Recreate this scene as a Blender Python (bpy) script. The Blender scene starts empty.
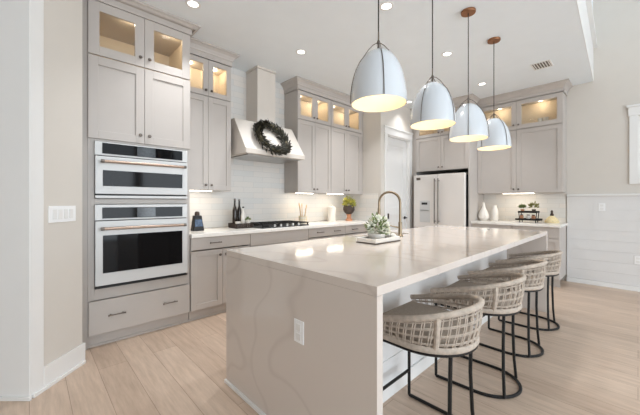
import bpy, bmesh, math, random
from mathutils import Vector, Matrix
random.seed(7)
PI = math.pi
S = bpy.context.scene
C = S.collection

# ------------------------------------------------------------------ camera, world, light, exposure
F_PX, CY = 304.0, 201.7
YAW = math.atan2(318.0, 304.0)
cam = bpy.data.cameras.new('camera')
cam.sensor_width = 36.0
cam.lens = F_PX / 640 * 36.0
cam.shift_y = -(207.5 - CY) / 640
cam.clip_start = 0.05
cam_o = bpy.data.objects.new('camera', cam)
C.objects.link(cam_o)
cam_o.location = (0, 0, 1.25)
cam_o.rotation_euler = (PI / 2, 0, YAW - PI / 2)
S.camera = cam_o

S.view_settings.view_transform = 'Standard'
S.view_settings.look = 'None'
S.view_settings.gamma = 1
S.view_settings.use_curve_mapping = False
S.view_settings.exposure = 0.05
S.cycles.max_bounces = 10
S.cycles.diffuse_bounces = 6
S.cycles.glossy_bounces = 4
S.cycles.transparent_max_bounces = 16
S.cycles.sample_clamp_indirect = 6
S.cycles.use_denoising = True
S.cycles.caustics_reflective = False
S.cycles.caustics_refractive = False

W = bpy.data.worlds.new('daylight')
S.world = W
W.use_nodes = True
bg = W.node_tree.nodes['Background']
bg.inputs['Color'].default_value = (0.825, 0.92, 1.0, 1)
bg.inputs['Strength'].default_value = 2.6


def lamp(name, kind, loc, energy, color=(1, 1, 1), rot=(0, 0, 0), size=None, size_y=None, radius=None, parent=None,
         spot=None):
    d = bpy.data.lights.new(name, kind)
    d.energy = energy
    d.color = color
    if kind == 'AREA':
        d.shape = 'RECTANGLE' if size_y else 'DISK'
        d.size = size
        if size_y:
            d.size_y = size_y
    if radius is not None:
        d.shadow_soft_size = radius
    if spot:
        d.spot_size, d.spot_blend = spot
    o = bpy.data.objects.new(name, d)
    C.objects.link(o)
    o.location = loc
    o.rotation_euler = rot
    if parent:
        o.parent = parent
    return o


# daylight through the great room's wide rear glazing
for wx in (-1.4, 1.2, 3.9):
    lamp('window_daylight', 'AREA', (wx, -4.9, 1.25), 58, (0.85, 0.93, 1.0), (PI / 2, 0, 0), 2.4, 2.3)

# ------------------------------------------------------------------ materials


def lin(v):
    v /= 255.0
    return v / 12.92 if v <= 0.04045 else ((v + 0.055) / 1.055) ** 2.4


def rgb(r, g, b):
    return (lin(r), lin(g), lin(b), 1)


MATS = {}


def mat(name, col, rough=0.5, metal=0.0, noise=0.03, nscale=6.0, bump=0.0, bscale=200.0, emit=None, spec=0.5, coat=0.0,
        stretch=None):
    """procedural principled material: colour varied a little by noise, optional bump"""
    m = bpy.data.materials.new(name)
    m.use_nodes = True
    nt = m.node_tree
    b = nt.nodes['Principled BSDF']
    tc = nt.nodes.new('ShaderNodeTexCoord')
    src = tc.outputs['Object']
    if stretch:
        mp = nt.nodes.new('ShaderNodeMapping')
        mp.inputs['Scale'].default_value = stretch
        nt.links.new(src, mp.inputs['Vector'])
        src = mp.outputs['Vector']
    n = nt.nodes.new('ShaderNodeTexNoise')
    n.inputs['Scale'].default_value = nscale
    n.inputs['Detail'].default_value = 4
    nt.links.new(src, n.inputs['Vector'])
    r = nt.nodes.new('ShaderNodeValToRGB')
    r.color_ramp.elements[0].position = 0.3
    r.color_ramp.elements[1].position = 0.7
    r.color_ramp.elements[0].color = [c * (1 - noise) for c in col[:3]] + [1]
    r.color_ramp.elements[1].color = [min(1, c * (1 + noise)) for c in col[:3]] + [1]
    nt.links.new(n.outputs['Fac'], r.inputs['Fac'])
    nt.links.new(r.outputs['Color'], b.inputs['Base Color'])
    b.inputs['Roughness'].default_value = rough
    b.inputs['Metallic'].default_value = metal
    b.inputs['Specular IOR Level'].default_value = spec
    if coat:
        b.inputs['Coat Weight'].default_value = coat
        b.inputs['Coat Roughness'].default_value = 0.08
    if bump:
        n2 = nt.nodes.new('ShaderNodeTexNoise')
        n2.inputs['Scale'].default_value = bscale
        nt.links.new(src, n2.inputs['Vector'])
        bp = nt.nodes.new('ShaderNodeBump')
        bp.inputs['Strength'].default_value = bump
        bp.inputs['Distance'].default_value = 0.004
        nt.links.new(n2.outputs['Fac'], bp.inputs['Height'])
        nt.links.new(bp.outputs['Normal'], b.inputs['Normal'])
    if emit:
        b.inputs['Emission Color'].default_value = emit[0]
        b.inputs['Emission Strength'].default_value = emit[1]
    MATS[name] = m
    return m


M_cab = mat('greige_paint', rgb(186, 179, 173), 0.42, noise=0.015)
M_cabin = mat('cabinet_interior', rgb(214, 200, 180), 0.5, noise=0.03)
M_wall = mat('wall_paint', rgb(209, 203, 195), 0.75, noise=0.01, bump=0.04)
M_ceil = mat('ceiling_paint', rgb(234, 240, 244), 0.8, noise=0.01, bump=0.03)
M_trim = mat('white_trim_paint', rgb(228, 227, 225), 0.35, noise=0.008)
M_ship = mat('shiplap_paint', rgb(221, 220, 219), 0.4, noise=0.01)
M_hood = mat('hood_paint', rgb(213, 205, 196), 0.45, noise=0.015)
M_ovenw = mat('oven_white_enamel', rgb(206, 206, 205), 0.25, noise=0.005)
M_blackg = mat('black_glass', rgb(14, 14, 16), 0.06, noise=0.05, spec=0.18)
M_disp = mat('panel_display', rgb(62, 66, 70), 0.1, noise=0.25, nscale=60)
M_copper = mat('brushed_bronze', rgb(172, 150, 134), 0.36, 0.85, noise=0.08, nscale=60)
M_pewter = mat('dark_pewter', rgb(112, 104, 97), 0.35, 0.9, noise=0.08)
M_black = mat('black_metal', rgb(22, 21, 21), 0.45, 0.3, noise=0.1)
M_iron = mat('cast_iron', rgb(30, 28, 27), 0.6, 0.1, noise=0.15, bump=0.2)
M_steel = mat('steel', rgb(170, 168, 165), 0.28, 0.9, noise=0.04)
M_gold = mat('champagne_bronze', rgb(142, 126, 104), 0.34, 0.95, noise=0.05)
M_brown = mat('bronze_canopy', rgb(150, 104, 72), 0.4, 0.6, noise=0.1)
M_shade = mat('white_enamel_shade', rgb(208, 213, 218), 0.22, noise=0.01, coat=0.4)
M_shadein = mat('shade_inside', rgb(240, 226, 196), 0.5, noise=0.01)
M_cord = mat('dark_cord', rgb(50, 45, 42), 0.6)
M_fridge = mat('fridge_white', rgb(222, 217, 212), 0.3, noise=0.008)
M_dark = mat('dark_plastic', rgb(26, 26, 27), 0.5)
M_rope = mat('taupe_rope', rgb(184, 171, 158), 0.85, noise=0.16, nscale=45, bump=0.5, bscale=160)
M_cush = mat('taupe_fabric', rgb(160, 148, 135), 0.95, noise=0.1, nscale=90, bump=0.4, bscale=420)
M_leafd = mat('wreath_leaf', rgb(56, 53, 42), 0.65, noise=0.35, nscale=22)
M_leafg = mat('green_leaf', rgb(112, 128, 78), 0.6, noise=0.3, nscale=22)
M_leafo = mat('olive_leaf', rgb(132, 128, 72), 0.6, noise=0.3, nscale=22)
M_leafw = mat('pale_petal', rgb(226, 228, 214), 0.6, noise=0.08, nscale=22)
M_leafy = mat('yellow_green_leaf', rgb(176, 172, 78), 0.6, noise=0.25, nscale=22)
M_stem = mat('stem', rgb(96, 86, 58), 0.7)
M_cer = mat('white_ceramic', rgb(224, 219, 212), 0.28, noise=0.01)
M_tan = mat('wood_spoon', rgb(206, 172, 128), 0.6, noise=0.12, nscale=20)
M_rattan = mat('dark_rattan', rgb(58, 46, 40), 0.7, noise=0.3, nscale=80, bump=0.4)
M_bottle = mat('dark_bottle_glass', rgb(36, 26, 20), 0.12, noise=0.1)
M_urn = mat('dark_urn', rgb(62, 48, 40), 0.6, noise=0.25, nscale=30, bump=0.3)
M_wicker = mat('pale_wicker', rgb(222, 204, 160), 0.8, noise=0.15, nscale=60, bump=0.4)
M_terra = mat('copper_wood', rgb(190, 132, 96), 0.5, noise=0.12)
M_plate = mat('switch_plate_plastic', rgb(240, 240, 240), 0.35, noise=0.004)
M_screen = mat('blue_screen', rgb(70, 88, 112), 0.15, noise=0.4, nscale=40)
M_led = mat('led_diffuser', rgb(255, 244, 225), 0.4, emit=((1.0, 0.92, 0.78, 1), 6.0))
M_can = mat('downlight_lens', rgb(255, 250, 240), 0.4, emit=((1.0, 0.97, 0.93, 1), 4.0))
M_bulb = mat('bulb_glass', rgb(255, 244, 220), 0.4, emit=((1.0, 0.86, 0.62, 1), 1.6))


def glass_mat():
    m = bpy.data.materials.new('clear_glass')
    m.use_nodes = True
    nt = m.node_tree
    nt.nodes.clear()
    o = nt.nodes.new('ShaderNodeOutputMaterial')
    t = nt.nodes.new('ShaderNodeBsdfTransparent')
    t.inputs['Color'].default_value = (0.95, 0.96, 0.95, 1)
    g = nt.nodes.new('ShaderNodeBsdfGlossy')
    g.inputs['Roughness'].default_value = 0.02
    lw = nt.nodes.new('ShaderNodeLayerWeight')
    pw = nt.nodes.new('ShaderNodeMath')
    pw.operation = 'POWER'
    pw.inputs[1].default_value = 5.0
    nt.links.new(lw.outputs['Facing'], pw.inputs[0])
    fr = nt.nodes.new('ShaderNodeMath')
    fr.operation = 'MULTIPLY_ADD'
    fr.inputs[1].default_value = 0.7
    fr.inputs[2].default_value = 0.03
    nt.links.new(pw.outputs[0], fr.inputs[0])
    mx = nt.nodes.new('ShaderNodeMixShader')
    nt.links.new(fr.outputs[0], mx.inputs[0])
    nt.links.new(t.outputs[0], mx.inputs[1])
    nt.links.new(g.outputs[0], mx.inputs[2])
    nt.links.new(mx.outputs[0], o.inputs[0])
    return m


M_glass = glass_mat()


def floor_mat():
    m = bpy.data.materials.new('oak_planks')
    m.use_nodes = True
    nt = m.node_tree
    N, L = nt.nodes, nt.links
    b = N['Principled BSDF']
    tc = N.new('ShaderNodeTexCoord')
    sep = N.new('ShaderNodeSeparateXYZ')
    L.new(tc.outputs['Object'], sep.inputs[0])
    com = N.new('ShaderNodeCombineXYZ')
    L.new(sep.outputs['Y'], com.inputs['X'])
    L.new(sep.outputs['X'], com.inputs['Y'])
    br = N.new('ShaderNodeTexBrick')
    br.offset = 0.37
    br.inputs['Scale'].default_value = 1.0
    br.inputs['Brick Width'].default_value = 1.7
    br.inputs['Row Height'].default_value = 0.185
    br.inputs['Mortar Size'].default_value = 0.0016
    br.inputs['Mortar Smooth'].default_value = 0.2
    br.inputs['Bias'].default_value = 0.0
    br.inputs['Color1'].default_value = rgb(206, 184, 165)
    br.inputs['Color2'].default_value = rgb(191, 168, 149)
    br.inputs['Mortar'].default_value = rgb(158, 134, 116)
    L.new(com.outputs[0], br.inputs['Vector'])
    mp = N.new('ShaderNodeMapping')
    mp.inputs['Scale'].default_value = (1.6, 15.0, 1.0)
    L.new(com.outputs[0], mp.inputs['Vector'])
    n = N.new('ShaderNodeTexNoise')
    n.inputs['Scale'].default_value = 2.2
    n.inputs['Detail'].default_value = 8
    n.inputs['Roughness'].default_value = 0.65
    L.new(mp.outputs[0], n.inputs['Vector'])
    r = N.new('ShaderNodeValToRGB')
    r.color_ramp.elements[0].position = 0.32
    r.color_ramp.elements[1].position = 0.72
    r.color_ramp.elements[0].color = (0.80, 0.78, 0.76, 1)
    r.color_ramp.elements[1].color = (1.08, 1.08, 1.08, 1)
    L.new(n.outputs['Fac'], r.inputs['Fac'])
    mx = N.new('ShaderNodeMix')
    mx.data_type = 'RGBA'
    mx.blend_type = 'MULTIPLY'
    mx.inputs[0].default_value = 1.0
    L.new(br.outputs['Color'], mx.inputs[6])
    L.new(r.outputs['Color'], mx.inputs[7])
    L.new(mx.outputs[2], b.inputs['Base Color'])
    b.inputs['Roughness'].default_value = 0.42
    bp = N.new('ShaderNodeBump')
    bp.inputs['Strength'].default_value = 0.15
    bp.inputs['Distance'].default_value = 0.002
    L.new(br.outputs['Fac'], bp.inputs['Height'])
    bp.invert = True
    L.new(bp.outputs['Normal'], b.inputs['Normal'])
    return m


def quartz_mat(name, base, vein, rough, scale=1.1):
    m = bpy.data.materials.new(name)
    m.use_nodes = True
    nt = m.node_tree
    N, L = nt.nodes, nt.links
    b = N['Principled BSDF']
    tc = N.new('ShaderNodeTexCoord')
    mp = N.new('ShaderNodeMapping')
    mp.inputs['Rotation'].default_value = (0.5, 0.3, 0.6)
    L.new(tc.outputs['Object'], mp.inputs['Vector'])
    n1 = N.new('ShaderNodeTexNoise')
    n1.inputs['Scale'].default_value = scale
    n1.inputs['Detail'].default_value = 3
    n1.inputs['Roughness'].default_value = 0.55
    n1.inputs['Distortion'].default_value = 0.35
    L.new(mp.outputs[0], n1.inputs['Vector'])
    r = N.new('ShaderNodeValToRGB')
    cr = r.color_ramp
    cr.elements[0].position = 0.0
    cr.elements[0].color = base
    cr.elements[1].position = 1.0
    cr.elements[1].color = base
    for p, c in ((0.40, base), (0.408, vein), (0.416, base), (0.488, base), (0.497, vein), (0.506, base), (.60, base), (.607, vein), (.614, base)):
        e = cr.elements.new(p)
        e.color = c
    L.new(n1.outputs['Fac'], r.inputs['Fac'])
    L.new(r.outputs['Color'], b.inputs['Base Color'])
    b.inputs['Roughness'].default_value = rough
    return m


def tile_mat():
    m = bpy.data.materials.new('white_subway_tile')
    m.use_nodes = True
    nt = m.node_tree
    N, L = nt.nodes, nt.links
    b = N['Principled BSDF']
    tc = N.new('ShaderNodeTexCoord')
    sep = N.new('ShaderNodeSeparateXYZ')
    L.new(tc.outputs['Object'], sep.inputs[0])
    ad = N.new('ShaderNodeMath')
    ad.operation = 'ADD'
    L.new(sep.outputs['X'], ad.inputs[0])
    L.new(sep.outputs['Y'], ad.inputs[1])
    com = N.new('ShaderNodeCombineXYZ')
    L.new(ad.outputs[0], com.inputs['X'])
    L.new(sep.outputs['Z'], com.inputs['Y'])
    br = N.new('ShaderNodeTexBrick')
    br.inputs['Scale'].default_value = 1.0
    br.inputs['Brick Width'].default_value = 0.305
    br.inputs['Row Height'].default_value = 0.0765
    br.inputs['Mortar Size'].default_value = 0.0018
    br.inputs['Color1'].default_value = rgb(229, 223, 216)
    br.inputs['Color2'].default_value = rgb(220, 219, 216)
    br.inputs['Mortar'].default_value = rgb(205, 203, 200)
    L.new(com.outputs[0], br.inputs['Vector'])
    L.new(br.outputs['Color'], b.inputs['Base Color'])
    b.inputs['Roughness'].default_value = 0.2
    bp = N.new('ShaderNodeBump')
    bp.invert = True
    bp.inputs['Strength'].default_value = 0.4
    bp.inputs['Distance'].default_value = 0.002
    L.new(br.outputs['Fac'], bp.inputs['Height'])
    L.new(bp.outputs['Normal'], b.inputs['Normal'])
    return m


M_floor = floor_mat()
M_top = quartz_mat('veined_white_quartz', rgb(209, 199, 191), rgb(200, 189, 181), 0.09, 0.55)
M_topw = quartz_mat('wall_run_quartz', rgb(238, 234, 228), rgb(228, 223, 217), 0.18)
M_tile = tile_mat()

# ------------------------------------------------------------------ mesh builder and scene graph helpers
ORG = {}


class MB:
    def __init__(self, T=None):
        self.bm = bmesh.new()
        self.T = T or (lambda u, v, w: (u, v, w))

    def v(self, p):
        return self.bm.verts.new(self.T(*p))

    def box(self, a0, a1, b0, b1, c0, c1):
        p = [(a, b, c) for c in (c0, c1) for a, b in ((a0, b0), (a1, b0), (a1, b1), (a0, b1))]
        vs = [self.v(q) for q in p]
        for f in ((0, 3, 2, 1), (4, 5, 6, 7), (0, 1, 5, 4), (1, 2, 6, 5), (2, 3, 7, 6), (3, 0, 4, 7)):
            self.bm.faces.new([vs[i] for i in f])
        return self

    def prism(self, poly, c0, c1, axis='z'):
        """polygon extruded along axis ('z': poly is x,y; 'x': poly is y,z; 'y': poly is x,z)"""
        def P(q, c):
            return {'z': (q[0], q[1], c), 'x': (c, q[0], q[1]), 'y': (q[0], c, q[1])}[axis]
        a = [self.v(P(q, c0)) for q in poly]
        b = [self.v(P(q, c1)) for q in poly]
        self.bm.faces.new(a[::-1])
        self.bm.faces.new(b)
        n = len(poly)
        for i in range(n):
            j = (i + 1) % n
            self.bm.faces.new((a[i], a[j], b[j], b[i]))
        return self

    def lathe(self, prof, c=(0, 0, 0), n=24, cap0=True, cap1=True, axis='z', sx=1, sy=1):
        rings = []
        for r, h in prof:
            ring = []
            for k in range(n):
                t = 2 * PI * k / n
                x, y = r * math.cos(t) * sx, r * math.sin(t) * sy
                p = {'z': (c[0] + x, c[1] + y, c[2] + h), 'y': (c[0] + x, c[1] + h, c[2] + y),
                     'x': (c[0] + h, c[1] + x, c[2] + y)}[axis]
                ring.append(self.v(p))
            rings.append(ring)
        for a, b in zip(rings, rings[1:]):
            for k in range(n):
                j = (k + 1) % n
                self.bm.faces.new((a[k], a[j], b[j], b[k]))
        if cap0:
            self.bm.faces.new(rings[0][::-1])
        if cap1:
            self.bm.faces.new(rings[-1])
        return self

    def tube(self, pts, r, n=8, closed=False, flat=1.0, up=None):
        pts = [Vector(p) for p in pts]
        m = len(pts)
        rings = []
        prev = None
        for i in range(m):
            if closed:
                t = pts[(i + 1) % m] - pts[i - 1]
            else:
                t = pts[min(i + 1, m - 1)] - pts[max(i - 1, 0)]
            t.normalize()
            if up is not None:
                a = Vector(up) - t * t.dot(Vector(up))
                if a.length < 1e-4:
                    a = t.orthogonal()
            elif prev is None:
                a = t.orthogonal()
            else:
                a = prev - t * prev.dot(t)
                if a.length < 1e-5:
                    a = t.orthogonal()
            a.normalize()
            prev = a
            b = t.cross(a)
            rr = r[i] if isinstance(r, (list, tuple)) else r
            ring = []
            for k in range(n):
                q = 2 * PI * (k + 0.5) / n
                p = pts[i] + a * (rr * math.cos(q)) + b * (rr * flat * math.sin(q))
                ring.append(self.v(p))
            rings.append(ring)
        for i in range(m if closed else m - 1):
            a, b = rings[i], rings[(i + 1) % m]
            for k in range(n):
                j = (k + 1) % n
                self.bm.faces.new((a[k], a[j], b[j], b[k]))
        if not closed:
            self.bm.faces.new(rings[0][::-1])
            self.bm.faces.new(rings[-1])
        return self

    def ball(self, c, r, n=12, m=8, sz=1.0):
        prof = [(max(1e-4, r * math.sin(PI * i / m)), -r * sz * math.cos(PI * i / m)) for i in range(m + 1)]
        return self.lathe(prof, c, n)

    def leaf(self, p, d, ln, wd, up=(0, 0, 1), fold=0.25):
        """a pointed leaf with a folded midrib and two-sided thickness from its fold"""
        d = Vector(d).normalized()
        s = d.cross(Vector(up))
        if s.length < 1e-3:
            s = d.orthogonal()
        s.normalize()
        nrm = s.cross(d)
        p = Vector(p)
        a = self.v(p)
        tip = self.v(p + d * ln)
        m1 = self.v(p + d * ln * 0.45 - nrm * wd * fold)
        l = self.v(p + d * ln * 0.42 + s * wd * 0.5)
        r = self.v(p + d * ln * 0.42 - s * wd * 0.5)
        self.bm.faces.new((a, m1, l))
        self.bm.faces.new((l, m1, tip))
        self.bm.faces.new((a, r, m1))
        self.bm.faces.new((r, tip, m1))

    def build(self, name, material, parent=None, bevel=0.0, smooth=False, org=None):
        bmesh.ops.recalc_face_normals(self.bm, faces=self.bm.faces)
        if parent is not None:
            o0 = ORG[parent.name]
        elif org is not None:
            o0 = Vector(org)
        else:
            xs = [v.co for v in self.bm.verts]
            o0 = Vector(((min(q.x for q in xs) + max(q.x for q in xs)) / 2,
                         (min(q.y for q in xs) + max(q.y for q in xs)) / 2, min(q.z for q in xs)))
        bmesh.ops.translate(self.bm, verts=self.bm.verts, vec=-o0)
        me = bpy.data.meshes.new(name)
        self.bm.to_mesh(me)
        self.bm.free()
        me.materials.append(material)
        if smooth:
            for p in me.polygons:
                p.use_smooth = True
        o = bpy.data.objects.new(name, me)
        C.objects.link(o)
        if parent is not None:
            o.parent = parent
        else:
            o.location = o0
        ORG[o.name] = o0
        if bevel:
            bv = o.modifiers.new('bevel', 'BEVEL')
            bv.width = bevel
            bv.segments = 2
            bv.limit_method = 'ANGLE'
        if smooth:
            try:
                me.set_sharp_from_angle(angle=math.radians(40))
            except Exception:
                pass
        return o


def tag(o, label, cat, group=None):
    o['label'] = label
    o['category'] = cat
    if group:
        o['group'] = group
    return o


def thing(name, label, cat, loc, group=None):
    o = bpy.data.objects.new(name, None)
    o.empty_display_size = 0.1
    C.objects.link(o)
    o.location = loc
    ORG[o.name] = Vector(loc)
    return tag(o, label, cat, group)


def struct(name, mb, m, parent=None, bevel=0.0, smooth=False):
    o = mb.build(name, m, parent, bevel, smooth, org=(0, 0, 0))
    if parent is None:
        o['kind'] = 'structure'
    return o


def copy_tree(o, parent=None):
    c = o.copy()
    C.objects.link(c)
    if parent is not None:
        c.parent = parent
    for ch in list(o.children):
        copy_tree(ch, c)
    return c


def FA(y):      # a face on the oven wall: u = x, v = z, w = out of the face (towards -y)
    return lambda u, v, w: (u, y - w, v)


def FB(x):      # a face on the fridge wall: u = -y, v = z, w = out of the face (towards -x)
    return lambda u, v, w: (x - w, -u, v)


def edge(x):    # the slightly skewed edge where the kitchen ceiling stops and the great room opens up
    return 0.47 - (6.15 - x) * 0.0315


# ------------------------------------------------------------------ room shell
CZ = 3.065
struct('floor', MB().box(-3.6, 6.35, -5.2, 3.95, -0.1, 0), M_floor)
struct('ceiling', MB().prism([(-3.6, edge(-3.6)), (6.15, edge(6.15)), (6.15, 3.95), (-3.6, 3.95)], CZ, CZ + 0.12), M_ceil)
struct('trim_1', MB().prism([(-3.6, edge(-3.6)), (6.15, edge(6.15)), (6.15, edge(6.15) + .12), (-3.6, edge(-3.6) + .12)],
                            CZ + 0.12, 4.9), M_ceil)
struct('trim_2', MB().prism([(-3.6, edge(-3.6) - .006), (6.15, edge(6.15) - .006), (6.15, edge(6.15) - .001),
                             (-3.6, edge(-3.6) - .001)], CZ, 3.60)
       .prism([(-3.6, edge(-3.6) - .05), (6.15, edge(6.15) - .05), (6.15, edge(6.15) - .006), (-3.6, edge(-3.6) - .006)],
              3.56, 3.60), M_trim)
struct('wall_back', MB().box(-3.6, 6.35, 3.80, 3.95, 0, CZ), M_wall)
# right wall with a window opening
WY0, WY1, WZ0, WZ1 = -0.80, -0.005, 1.59, 2.46
struct('wall_right', MB().box(6.15, 6.35, WY1, 3.80, 0, 4.9).box(6.15, 6.35, -5.2, WY0, 0, 4.9)
       .box(6.15, 6.35, WY0, WY1, 0, WZ0).box(6.15, 6.35, WY0, WY1, WZ1, 4.9), M_wall)
# the rest of the great room (behind the camera)
struct('wall_left', MB().box(-3.75, -3.6, -5.2, 3.95, 0, 4.9), M_wall)
rear = MB()
xs = [-3.6, -3.2, -0.15, 0.05, 2.5, 2.7, 5.2, 6.15]
for i in range(0, 7, 2):
    rear.box(xs[i], xs[i + 1], -5.2, -5.05, 0, 4.9)
for i in range(1, 6, 2):
    rear.box(xs[i], xs[i + 1], -5.2, -5.05, 4.5, 4.9)
struct('wall_rear', rear, M_wall)
cl = MB().box(-3.6, 6.15, -5.2, 0.6, 4.9, 5.0)
struct('ceiling_great_room', cl, M_ceil)

# window in the right wall
w = MB()
w.box(6.128, 6.15, WY1, WY1 + .09, WZ0 - .09, WZ1).box(6.128, 6.15, WY0 - .09, WY0, WZ0 - .09, WZ1)
w.box(6.128, 6.15, WY0, WY1, WZ0 - .09, WZ0)
w.box(6.122, 6.15, WY0 - .10, WY1 + .10, WZ1, WZ1 + .12)
w.box(6.108, 6.15, WY0 - .12, WY1 + .12, WZ1 + .12, WZ1 + .15)
win = struct('window_1', w, M_trim, bevel=0.003)
s = MB()
s.box(6.20, 6.24, WY1 - .045, WY1, WZ0, WZ1).box(6.20, 6.24, WY0, WY0 + .045, WZ0, WZ1)
s.box(6.20, 6.24, WY0 + .045, WY1 - .045, WZ0, WZ0 + .05).box(6.20, 6.24, WY0 + .045, WY1 - .045, WZ1 - .05, WZ1)
struct('window_sash', s, M_trim, win)
struct('window_pane', MB().box(6.216, 6.222, WY0 + .045, WY1 - .045, WZ0 + .05, WZ1 - .05), M_glass, win)

# shiplap wainscot with cap, baseboard
sh = MB()
z = 0.066
while z < 1.32:
    z1 = min(z + 0.152, 1.335)
    sh.box(6.132, 6.15, -5.05, 0.775, z + .0015, z1 - .0015)
    z += 0.152
sh.box(6.138, 6.15, -5.05, 0.775, 0.066, 1.335)
struct('trim_3', sh, M_ship)
struct('trim_4', MB().box(6.105, 6.15, -5.05, 0.778, 1.335, 1.365), M_trim, bevel=0.003)
struct('baseboard_right', MB().box(6.12, 6.15, -5.05, 0.777, 0, 0.065).box(6.108, 6.12, -5.05, .777, 0, 0.02), M_trim)

# pantry bump-out with a panelled door
PX, PY = 4.40, 3.08
DX0, DX1, DZ = 4.59, 5.34, 2.44
struct('wall_pantry', MB().box(PX, DX0, PY, PY + .12, 0, CZ).box(DX1, 6.15, PY, PY + .12, 0, CZ)
       .box(DX0, DX1, PY, PY + .12, DZ, CZ).box(PX, PX + .12, PY + .12, 3.80, 0, CZ), M_wall)
d = MB()
d.box(DX0 - .085, DX0, PY - .018, PY, 0, DZ + .005).box(DX1, DX1 + .085, PY - .018, PY, 0, DZ + .005)
d.box(DX0 - .095, DX1 + .095, PY - .022, PY, DZ + .005, DZ + .125)
d.box(DX0 - .11, DX1 + .11, PY - .035, PY, DZ + .125, DZ + .15)
d.box(DX0, DX0 + .015, PY, PY + .12, 0, DZ).box(DX1 - .015, DX1, PY, PY + .12, 0, DZ)
d.box(DX0 + .015, DX1 - .015, PY, PY + .12, DZ - .015, DZ)
dr = struct('door_1', d, M_trim, bevel=0.002)
T = FA(PY + .06)
q = MB(T)
a0, a1 = DX0 + .017, DX1 - .017
q.box(a0, a1, .01, DZ - .017, -.03, -.004)
for (u0, u1, v0, v1) in ((a0, a0 + .11, .01, DZ - .017), (a1 - .11, a1, .01, DZ - .017), (a0 + .11, a1 - .11, .01, .22),
                         (a0 + .11, a1 - .11, 1.0, 1.14), (a0 + .11, a1 - .11, DZ - .15, DZ - .017)):
    q.box(u0, u1, v0, v1, -.004, .008)
struct('door_leaf', q, M_trim, dr, bevel=0.002)
hb = MB(T)
hb.lathe([(.028, 0), (.028, .008)], (0, 0, 0), 14)
hb = MB()
hb.lathe([(.028, -.012), (.028, 0)], (a1 - .06, PY + .052, .94), 14, axis='y')
hb.tube([(a1 - .06, PY + .05, .94), (a1 - .06, PY + .0, .94), (a1 - .17, PY - .002, .94)], .010)
struct('door_handle', hb, M_black, dr)
for hz in (0.25, 0.99, 2.2):
    struct('door_hinge', MB().box(DX0 - .012, DX0 + .022, PY - .024, PY - .0185, hz - .05, hz + .05).box(DX0 + .016, DX0 + .03, PY - .024, PY + .05, hz - .05, hz + .05), M_black if hz == 0.99 else M_trim, dr)

# angled wall end beside the oven tower
P0 = Vector((0.0, 2.672, 0))
u45 = Vector((.6946, .7194, 0))
n45 = Vector((.7194, -.6946, 0))


def diag(t0, t1, w0, w1, z0, z1, mb):
    pts = [P0 + u45 * t + n45 * w_ for t, w_ in ((t0, w0), (t1, w0), (t1, w1), (t0, w1))]
    mb.prism([(p.x, p.y) for p in pts], z0, z1)
    return mb


struct('wall_angled', diag(0.0, 0.428, -.36, 0, 0, CZ, MB()), M_wall)
ct = MB()
diag(0.0, 0.088, 0, .012, 0.0, CZ - .001, ct)
diag(-.012, 0.0, -.36, .012, 0, CZ - .001, ct)
struct('trim_5', ct, M_trim, bevel=0.002)
bb = MB()
diag(0.088, 0.428, 0, .014, 0, .15, bb)
diag(0.088, 0.428, .014, .03, 0, .022, bb)
diag(0.0, 0.088, .012, .03, 0, .022, bb)
diag(0.428, 0.442, -.2, .014, 0, .15, bb)
diag(-.028, -.012, -.36, .03, 0, .022, bb)
struct('baseboard_angled', bb, M_trim, bevel=0.002)

# tile backsplash (oven wall, its return on the pantry side, and the fridge wall niche)
struct('trim_6', MB().box(1.205, 4.392, 3.792, 3.80, .916, 1.395).box(1.80, 2.86, 3.792, 3.80, 1.395, CZ)
       .box(4.392, 4.40, 3.14, 3.80, .916, 1.395), M_tile)
struct('trim_7', MB().box(6.142, 6.15, .79, 1.993, .916, 1.42), M_tile)

# ------------------------------------------------------------------ cabinet pieces


def pull(T, u, v, w, ln, parent, m=None):
    mb = MB(T)
    h = ln / 2
    for s_ in (-1, 1):
        mb.tube([(u + s_ * h * .72, v, w - .002), (u + s_ * h * .72, v, w + .026)], .0055, 8)
    mb.tube([(u - h, v, w + .030), (u - h * .8, v, w + .027), (u, v, w + .024), (u + h * .8, v, w + .027), (u + h, v, w + .030)],
            [.0075, .006, .0055, .006, .0075], 8)
    return mb.build('handle', m or M_pewter, parent, smooth=True)


def knob(T, u, v, w, parent):
    mb = MB(T)
    prof = [(.006, -.001), (.006, .012), (.014, .017), (.015, .023), (.010, .028)]
    rings = []
    for r, h in prof:
        rings.append([mb.v((u + r * math.cos(2 * PI * k / 12), v + r * math.sin(2 * PI * k / 12), w + h)) for k in range(12)])
    for a, b in zip(rings, rings[1:]):
        for k in range(12):
            mb.bm.faces.new((a[k], a[(k + 1) % 12], b[(k + 1) % 12], b[k]))
    mb.bm.faces.new(rings[-1])
    mb.bm.faces.new(rings[0][::-1])
    return mb.build('knob', M_pewter, parent, smooth=True)


def shaker(T, u0, u1, v0, v1, parent, name='door', knob_at=None, rail=.058, glass=False, flat=False):
    g = .0015
    u0 += g
    u1 -= g
    v0 += g
    v1 -= g
    mb = MB(T)
    if flat:
        mb.box(u0, u1, v0, v1, 0, .02)
    else:
        mb.box(u0, u0 + rail, v0, v1, 0, .02).box(u1 - rail, u1, v0, v1, 0, .02)
        mb.box(u0 + rail, u1 - rail, v0, v0 + rail, 0, .02).box(u0 + rail, u1 - rail, v1 - rail, v1, 0, .02)
        if not glass:
            mb.box(u0 + rail, u1 - rail, v0 + rail, v1 - rail, 0, .009)
    o = mb.build('glass_' + name if glass else name, M_cab, parent, bevel=.0015)
    if glass:
        MB(T).box(u0 + rail, u1 - rail, v0 + rail, v1 - rail, .006, .010).build('pane', M_glass, o)
    if knob_at:
        knob(T, knob_at[0], knob_at[1], .02, o)
    return o


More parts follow.
